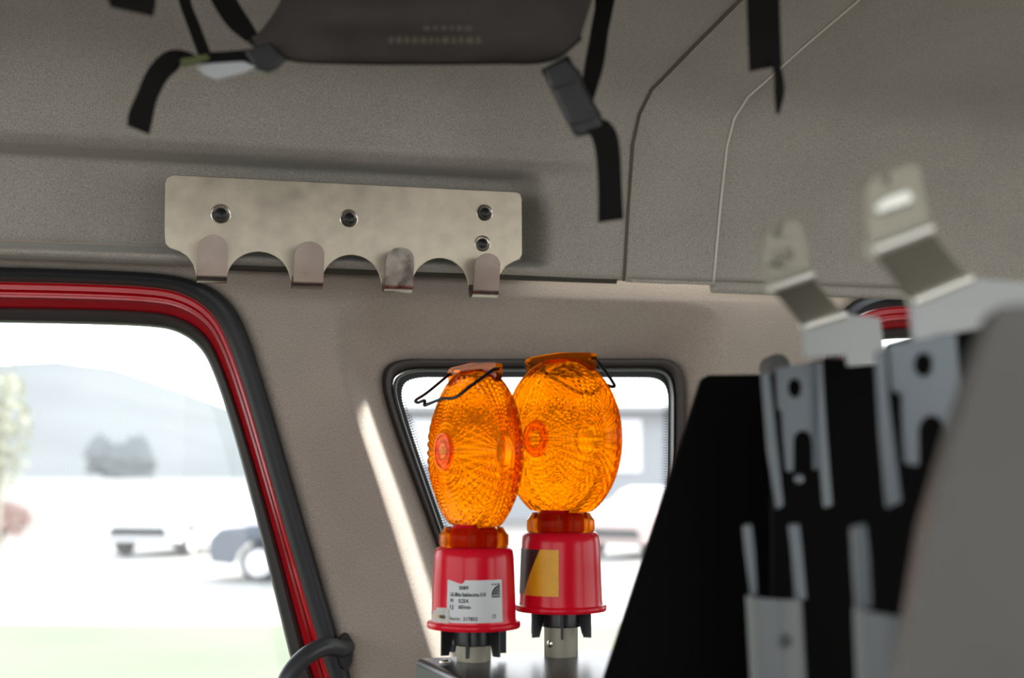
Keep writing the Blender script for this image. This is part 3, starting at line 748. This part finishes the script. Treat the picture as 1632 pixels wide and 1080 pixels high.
# left side: two thin straps, webbing loop with a white tag
ribbon('strap', M['webbing'], [(270, -60, 295, -60, 1.12), (284, 0, 304, 0, 1.10), (298, 40, 318, 38, 1.09), (316, 88, 336, 84, 1.07)], bag)
ribbon('strap', M['webbing'], [(310, -60, 355, -60, 1.12), (336, 0, 378, 0, 1.10), (362, 40, 398, 32, 1.085), (392, 66, 410, 52, 1.07)], bag)
ribbon('strap_end', M['webbing'], [(322, 92, 300, 96, YB - .02), (290, 80, 290, 102, YB - .025), (262, 84, 284, 110, YB - .03), (236, 110, 266, 128, YB - .034), (218, 150, 250, 160, YB - .034), (206, 178, 242, 195, YB - .03), (203, 200, 238, 214, YB - .03)], bag)
ribbon('strap_end', M['webbing'], [(322, 84, 318, 100, YB - .01), (360, 82, 362, 102, YB - .01), (400, 78, 410, 108, YB - .012), (425, 70, 452, 100, YB - .01)], bag)
quadbox('buckle', M['blackplastic'], [(388, 80), (430, 66), (455, 92), (440, 108), (425, 114), (405, 108)], YB - .025, .01, bag, .002)
quadbox('tag', M['tag'], [(312, 106), (336, 100), (388, 97), (408, 106), (392, 115), (345, 127), (325, 119)], YB - .028, .004, bag, .001)['label'] = 'white woven tag on the left strap'
quadbox('olive_loop', M['green'], [(286, 94), (330, 86), (334, 94), (290, 106)], YB - .035, .003, bag, .001)
# single straps
o = ribbon('hanging_strap', M['webbing'], [(1188, -60, 1240, -60, 1.02), (1190, 0, 1242, 0, 1.01), (1192, 60, 1244, 58, 1.0), (1194, 114, 1246, 104, 1.0)]); setp(o, 'wide black webbing strap hanging from the ceiling at upper right', 'strap')
o = ribbon('cord_end', M['webbing'], [(1230, 96, 1242, 96, .995), (1234, 125, 1248, 122, .995), (1234, 145, 1250, 148, .995), (1237, 180, 1242, 182, .995)]); setp(o, 'short dark cord end dangling just right of the wide hanging strap', 'cord')
o = ribbon('webbing_end', M['webbing'], [(160, -60, 240, -60, .95), (172, 0, 248, -4, .94), (180, 12, 244, 26, .94)]); setp(o, 'blurred black webbing end at the upper left edge of the picture', 'strap')

# ================================================================ RACK ON THE RIGHT
def sheet(name, mat, pts, Y, th, par=None, holes=(), bevel=0, slope=0):
    bm = bmesh.new(); plate(bm, pts, holes, lambda a, b: P(a, b, Y + slope * (b - 800)), Vector((0, th, 0))); return link(name, bm, mat, par, bevel=bevel, angle=30)
rk = thing('equipment_rack', P(1350, 1500, 1.0), 'black slanted sheet-metal equipment rack holding tool brackets, right of the lamps', 'rack')
sheet('side_panel', M['black'], [(1113, 618), (1118, 603), (1130, 597), (1240, 596), (1330, 640), (1330, 1560), (806, 1560)], 1.08, .012, rk, bevel=.002)
sheet('back_panel', M['black'], [(1232, 600), (1240, 590), (1305, 574), (1350, 570), (1354, 583), (1404, 580), (1420, 545), (1510, 520), (1575, 500), (1760, 500), (1760, 1560), (1232, 1560)], .98, .012, rk, bevel=.002)
bm = bmesh.new(); c = P(1240, 583, 1.10); tube(bm, [c + Vector((0, .03, 0)), c, c - Vector((0, .004, 0)), c - Vector((0, .006, 0))], [.0095, .0095, .0085, .006], 28)
link('rubber_buffer', bm, pbr('grey_rubber', (.09, .09, .085), .7), rk)
ho = thing('tool_holder', P(1290, 1080, .90), 'black and grey channel holder with a round hole, nearer to the lamps', 'tool holder', 'channel tool holders on the rack')
sheet('left_flange', M['greymetal'], [(1214, 594), (1226, 590), (1232, 640), (1249, 806), (1238, 812), (1224, 720)], .90, .004, ho, bevel=.001)
sheet('right_flange', M['greymetal'], [(1302, 576), (1311, 575), (1316, 660), (1327, 806), (1313, 810), (1304, 700)], .90, .004, ho, bevel=.001)
arch = [(1297, 748), (1296, 705)] + [(1280 + 15 * cos(a), 702 - 16 * sin(a)) for a in [pi * k / 8 for k in range(9)]] + [(1265, 748)]
sheet('hole_plate', M['greymetal'], [(1237, 586), (1304, 576), (1309, 660), (1313, 748)] + arch + [(1262, 752), (1253, 750), (1249, 700), (1246, 655), (1240, 652)], .905, .003, ho, [circ(1267, 618, 11, 15, 20)], bevel=.0006)
bm = bmesh.new(); c = P(1273, 763, .96); lathe(bm, [(.0035, 0), (.003, .003), (.0001, .004)], Matrix.Translation(c) @ Vector((0, -1, 0)).to_track_quat('Z', 'Y').to_matrix().to_4x4(), 16); link('bolt', bm, M['greymetal'], ho)
def cup(name, tl, tr, bl, br, Y, sag, par, mat):
    bm = bmesh.new(); rows = []
    for k in range(25):
        s = k / 24; a = pi * s; x = .5 - .5 * cos(a); dep = .022 * sin(a)
        t = (lerp(tl[0], tr[0], x), lerp(tl[1], tr[1], x)); b = (lerp(bl[0], br[0], x), lerp(bl[1], br[1], x))
        p = P(*t, Y); q = P(*b, Y); p = p + Vector((0, -dep, 0)); q = q + Vector((0, -dep, 0)); p.z += 0
        rows.append([p, p.lerp(q, .5), q, q + Vector((0, .0015 if .1 < s < .9 else .0005, 0)), p.lerp(q, .5) + Vector((0, .0015, 0)), p + Vector((0, .0015, 0))])
    grid(bm, rows, closed_v=True); return link(name, bm, mat, par, angle=50)
sheet('left_bar', M['greymetal'], [(1186, 838), (1198, 834), (1203, 880), (1207, 948), (1199, 950), (1190, 880)], .88, .008, ho, bevel=.001)
sheet('right_bar', M['greymetal'], [(1259, 836), (1274, 834), (1279, 880), (1286, 955), (1270, 957), (1264, 880)], .88, .008, ho, bevel=.001)
cup('receiver', (1189, 948), (1277, 952), (1208, 1300), (1296, 1300), .88, 6, ho, M['cupgrey'])
bm = bmesh.new(); c = P(1253, 1021, .857); lathe(bm, [(.004, 0), (.0035, .002), (.0001, .003)], Matrix.Translation(c) @ Vector((0, -1, 0)).to_track_quat('Z', 'Y').to_matrix().to_4x4(), 16); link('receiver_screw', bm, M['handle'], ho)
hb = thing('tool_holder', P(1460, 1080, .74), 'larger blurred channel holder in the foreground, between the first holder and the grey panel', 'tool holder', 'channel tool holders on the rack')
sheet('left_flange', M['greymetal'], [(1396, 560), (1412, 556), (1417, 640), (1437, 800), (1414, 810), (1404, 700)], .76, .004, hb, bevel=.001)
arch = [(1507, 740), (1507, 690)] + [(1485 + 21 * cos(a), 686 - 24 * sin(a)) for a in [pi * k / 8 for k in range(9)]] + [(1465, 740)]
sheet('hole_plate', M['greymetal'], [(1416, 548), (1512, 530), (1524, 530), (1540, 740)] + arch + [(1458, 742), (1443, 738), (1440, 690), (1438, 628), (1422, 622)], .765, .003, hb, [circ(1472, 581, 15, 19, 20)], bevel=.0006)
sheet('left_bar', M['greymetal'], [(1360, 840), (1380, 834), (1386, 890), (1390, 970), (1368, 972), (1363, 900)], .74, .008, hb, bevel=.001)
sheet('right_bar', M['greymetal'], [(1466, 850), (1490, 842), (1490, 990), (1470, 992)], .74, .008, hb, bevel=.001)
cup('receiver', (1361, 968), (1475, 985), (1374, 1300), (1480, 1300), .74, 8, hb, M['cupgrey'])

# Z brackets: three leaves folded from one strip
def zbracket(name, label, f1, f2, up, low, Y1, Y2, holes, tab=None, th=.003):
    """f1/f2: the two fold lines ((lx,ly),(rx,ry)); up/low: outlines of the outer leaves (without the fold points)"""
    base = P(*f2[0], Y2); root = thing(name, base, label, 'bracket', 'folded steel brackets above the tool holders')
    A1, B1 = P(*f1[0], Y1), P(*f1[1], Y1 + .015); A2, B2 = P(*f2[0], Y2), P(*f2[1], Y2 + .015)
    def plane(p, q, r): return p, (q - p).cross(r - p).normalized()
    for nm, outl, pl, hs, mt in (('upper_leaf', [f1[0]] + up + [f1[1]], plane(A1, B1, A1 + Vector((0, 0, 1))), holes, M['zsteel']),
                        ('middle_leaf', [f1[0], f1[1], f2[1], f2[0]], plane(A1, B1, A2), (), M['zsteel']),
                        ('lower_leaf', [f2[0], f2[1]] + low, plane(A2, B2, A2 - Vector((0, 0, 1))), (), M['leafgrey'])):
        n = pl[1] if pl[1].y > 0 else -pl[1]
        if nm == 'upper_leaf' and tab:
            bm = bmesh.new(); plate(bm, tab, [], lambda a, b: PL(a, b, pl[0] - n * .001, pl[1]), n * .002); link('bright_slot_fill', bm, M['highlightsteel'], root)  # bright plate added to make the slot lighter than the leaf
        bm = bmesh.new(); plate(bm, outl, hs, lambda a, b: PL(a, b, pl[0], pl[1]), n * th); link(nm, bm, mt, root, bevel=.0012, angle=30)
    for a, b in ((A1, B1), (A2, B2)):
        bm = bmesh.new(); tube(bm, [a + Vector((0, th / 2, 0)), b + Vector((0, th / 2, 0))], th * 1.25, 12); link('bend', bm, M['highlightsteel'], root)  # highlight along each fold put in as steel brighter than the leaves
    return root
zbracket('angle_bracket', 'smaller blurred steel Z bracket, left of the larger one',
         ((1227, 458), (1292, 436)), ((1280, 520), (1345, 500)), [(1220, 420), (1218, 372), (1224, 362), (1234, 358), (1237, 374), (1244, 374), (1246, 354), (1272, 349), (1280, 356), (1286, 380)],
         [(1404, 506), (1412, 560), (1402, 580), (1352, 584), (1348, 566), (1283, 572)], .83, .90, [[(1228, 410), (1246, 402), (1264, 396), (1264, 408), (1246, 415), (1230, 420)]])
zbracket('angle_bracket', 'larger blurred steel Z bracket with a wide slot, next to the grey panel',
         ((1388, 398), (1482, 362)), ((1452, 480), (1545, 442)), [(1382, 340), (1380, 298), (1388, 285), (1404, 278), (1408, 296), (1418, 296), (1418, 272), (1456, 259), (1466, 268), (1474, 310)],
         [(1590, 446), (1650, 452), (1650, 492), (1590, 494), (1583, 520), (1520, 530), (1458, 542)], .69, .76, [[(1397, 332), (1412, 320), (1444, 308), (1452, 314), (1450, 328), (1420, 338), (1400, 345)]], tab=[(1394, 330), (1412, 316), (1446, 304), (1455, 312), (1450, 322), (1420, 331), (1400, 338)])
bm = bmesh.new(); plate(bm, [(1588, 500), (1596, 488), (1608, 485), (1900, 480), (1900, 1560), (1310, 1560), (1440, 1080), (1480, 840), (1530, 665), (1570, 540)], [], lambda a, b: P(a, b, .56 + .00005 * (b - 800)), Vector((.004, .03, 0)))
o = link('partition_panel', bm, M['panelgrey'], bevel=.003, angle=30); setp(o, 'large blurred grey metal panel slanting up the right edge in the foreground', 'panel')

# ================================================================ OUTSIDE
def ground(name, y0, y1, z0, z1, mat, x0=-90, x1=90, nx=12, ny=6, wob=0, kind='structure', label=None):
    bm = bmesh.new(); rows = []
    for i in range(ny + 1):
        t = i / ny; y = lerp(y0, y1, t); rows.append([Vector((lerp(x0, x1, k / nx) * (1 + t), y, lerp(z0, z1, t) + wob * noise.noise(Vector((k * .7, i * .9, 0))) * (0 < i < ny))) for k in range(nx + 1)])
    grid(bm, rows); o = link(name, bm, mat, angle=0); setp(o, label, kind=kind); return o
def gy(py, z=0): return -(z - CAM.z) / math.tan(math.atan((py - 740) / F)) if py > 740 else 0
ground('lawn', 3, 18.2, 0, 0, M['grass'], -30, 30, label='pale green lawn outside the window')
ground('paved_yard', 18.2, 36, 0, 0, M['paving'], -60, 60, label='bright paved yard outside')
ground('meadow', 36, 150, 0, .3, M['meadow'], -120, 120, wob=.15, label='dry meadow beyond the yard')
ground('near_ground', -60, 3, -.02, -.02, M['paving'], -60, 60)
ground('upper_field', 150, 262, .3, -.6, pbr('pale_field', (.18, .182, .172), .9, var=.05, vscale=.02), -200, 200, wob=.3)
RIDGE = [(-900, 690), (-400, 640), (-60, 600), (60, 580), (120, 577), (190, 588), (300, 625), (380, 655), (450, 690), (600, 722), (900, 734), (1700, 736), (2600, 700)]
bm = bmesh.new(); rows = []
for i in range(13):
    t = i / 12; row = []
    for k in range(91):
        px = -900 + 3500 * k / 90; py = interp(RIDGE, px) + 3 * noise.noise(Vector((k * .5, 0, 5)))
        Y = lerp(260, 620, t); zt = P(px, py, 620).z; x = (px - 816) / F * 620 * lerp(.75, 1, t)
        row.append(Vector((x, Y, lerp(-2, zt, sst(0, 1.0, t)) + 3 * t * (1 - t) * noise.noise(Vector((k * .4, i * .6, 1))))))
    rows.append(row)
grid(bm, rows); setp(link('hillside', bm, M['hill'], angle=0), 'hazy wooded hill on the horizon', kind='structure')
# dark conifer patch on the hill foot
bm = bmesh.new()
for k in range(70):
    px = random.uniform(150, 240); py = random.uniform(728, 764); Y = 255; b = P(px, py, Y); h = random.uniform(2.5, 5); r = random.uniform(1.5, 2.4)
    lathe(bm, [(r, 0), (r * .8, h * .3), (r * .5, h * .65), (.05, h)], Matrix.Translation(b), 7)
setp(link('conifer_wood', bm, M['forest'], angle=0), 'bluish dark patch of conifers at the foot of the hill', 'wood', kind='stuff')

def tree(name, px, Y, h, cr, mat, label, seed, n=500, leafr=.10):
    random.seed(seed); b = P(px, 800, Y); b.z = 0; root = thing(name, b, label, 'tree' if 'tree' in name else 'bush')
    bm = bmesh.new(); tube(bm, [b, b + Vector((.1, 0, h * .4)), b + Vector((.0, 0, h * .8))], [.12, .08, .03], 8)
    for k in range(14):
        z = h * random.uniform(.3, .75); a = random.uniform(0, 2 * pi); l = cr * random.uniform(.6, 1); s = b + Vector((0, 0, z))
        tube(bm, [s, s + Vector((cos(a) * l * .5, sin(a) * l * .5, l * .35)), s + Vector((cos(a) * l, sin(a) * l, l * .6))], [.04, .025, .01], 5)
    link('trunk', bm, M['bark'], root)
    bm = bmesh.new()
    for k in range(n):
        d = Vector((random.gauss(0, 1), random.gauss(0, 1), random.gauss(0, 1))).normalized() * random.random() ** .4
        p = b + Vector((d.x * cr, d.y * cr, h * .64 + d.z * h * .36)); x = Vector((random.gauss(0, 1), random.gauss(0, 1), random.gauss(0, 1))).normalized(); y = x.orthogonal().normalized(); s = leafr * random.uniform(.6, 1.3)
        cap(bm, [bm.verts.new(p + q) for q in (x * s, y * s * .6, -x * s, -y * s * .6)])
    link('foliage', bm, mat, root, smooth=False); return root
tree('tree', -8, 31, 4.4, .75, M['leaf'], 'thin pale tree at the left edge outside the door window', 5, 420, .12)
tree('bush', -2, 33, 1.15, .75, M['redleaf'], 'reddish bush below the thin tree at the left edge outside', 6, 900, .09)

def make_car(px, py, ang, paint, label, L_=4.3):
    Y = 2.0 / ((py - 740) / F); b = P(px, py, Y); b.z = 0; rot = Matrix.Rotation(ang, 3, 'Z')
    root = thing('car', b, label, 'car', rot=rot); mt = Matrix.Translation(b) @ rot.to_4x4()
    side = [(-2.1, .35), (-2.12, .75), (-1.95, .92), (-1.2, 1.0), (-.75, 1.05), (1.55, 1.05), (2.0, .95), (2.1, .6), (2.05, .33), (1.75, .30), (1.68, .50), (1.5, .66), (1.3, .70), (1.1, .66), (.95, .5), (.9, .28), (-.85, .28), (-.92, .5), (-1.07, .66), (-1.28, .70), (-1.48, .66), (-1.63, .5), (-1.7, .30)]
    bm = bmesh.new(); plate(bm, side, [], lambda x, z: mt @ Vector((x, -.85, z)), mt.to_3x3() @ Vector((0, 1.7, 0))); link('body', bm, paint, root, bevel=.08)
    bm = bmesh.new(); rows = []
    for x, z, hw in [(-.95, 1.02, .78), (-.25, 1.44, .62), (0.2, 1.50, .60), (.9, 1.48, .60), (1.5, 1.30, .64), (1.75, 1.03, .76)]:
        rows.append([mt @ Vector((x, -hw, z)), mt @ Vector((x, hw, z)), mt @ Vector((x, hw + .04, 1.0)), mt @ Vector((x, -hw - .04, 1.0))])
    vs = grid(bm, rows, closed_v=True); cap(bm, vs[0]); cap(bm, vs[-1]); link('cabin', bm, paint, root, bevel=.04)
    for s in (-1, 1):
        bm = bmesh.new(); plate(bm, [(-.6, 1.08), (-.2, 1.36), (.35, 1.42), (1.0, 1.40), (1.4, 1.1)], [], lambda x, z: mt @ Vector((x, s * (.83 - (z - 1.0) * .42), z)), mt.to_3x3() @ Vector((0, s * -.02, 0))); link('side_window', bm, M['carglass'], root)
        for wx in (-1.28, 1.3):
            mm = mt @ Matrix.Translation((wx, s * .84, .33)) @ Matrix.Rotation(-s * pi / 2, 4, 'X')
            bm = bmesh.new(); lathe(bm, [(.20, .03), (.31, .02), (.33, -.02), (.33, -.18), (.2, -.2)], mm, 24); wh = link('wheel', bm, M['tyre'], root); MATW[wh.name] = MATW[root.name]
            bm = bmesh.new(); lathe(bm, [(.0001, .05), (.05, .05), (.12, .035), (.22, .035), (.225, .02)], mm, 20); link('rim', bm, M['rim'], wh)
    bm = bmesh.new(); plate(bm, [(-.7, .46), (.7, .46), (.6, .66), (-.6, .66)], [], lambda x, z: mt @ Vector((-2.14, x, z)), mt.to_3x3() @ Vector((.05, 0, 0))); link('grille', bm, M['tyre'], root)
    return root
make_car(292, 878, radians(76), M['carwhite'], 'white car parked across the yard, seen through the door window')
make_car(534, 918, radians(6), M['cardark'], 'dark blue car partly hidden by the door frame, its pale front wheel showing')
make_car(1040, 882, radians(60), M['carred'], 'pale red car in the yard seen through the quarter window')

# building beyond the quarter window
YBd = 52
bl_ = P(560, 800, YBd); br_ = P(1400, 800, YBd); zt = P(800, 655, YBd).z
bd = thing('building', Vector(((bl_.x + br_.x) / 2, YBd, 0)), 'pale grey-blue building with white window panels behind the lamps', 'building')
bm = bmesh.new(); box(bm, ((bl_.x + br_.x) / 2, YBd + 4, zt / 2 - .1), (br_.x - bl_.x, 8, zt + .2)); link('facade', bm, M['facade'], bd)
bm = bmesh.new(); box(bm, ((bl_.x + br_.x) / 2, YBd + 3.8, zt + .1), (br_.x - bl_.x + .6, 9, .2)); link('roof', bm, M['roofm'], bd)
for x0, x1, y0, y1 in [(655, 700, 668, 740), (960, 1022, 668, 752), (1110, 1170, 668, 752), (800, 850, 668, 752), (930, 975, 800, 850), (1120, 1180, 790, 850)]:
    bm = bmesh.new(); plate(bm, [(x0, y0), (x1, y0), (x1, y1), (x0, y1)], [], lambda a, b: P(a, b, YBd - .08), Vector((0, .12, 0))); link('window', bm, M['winwhite'], bd)
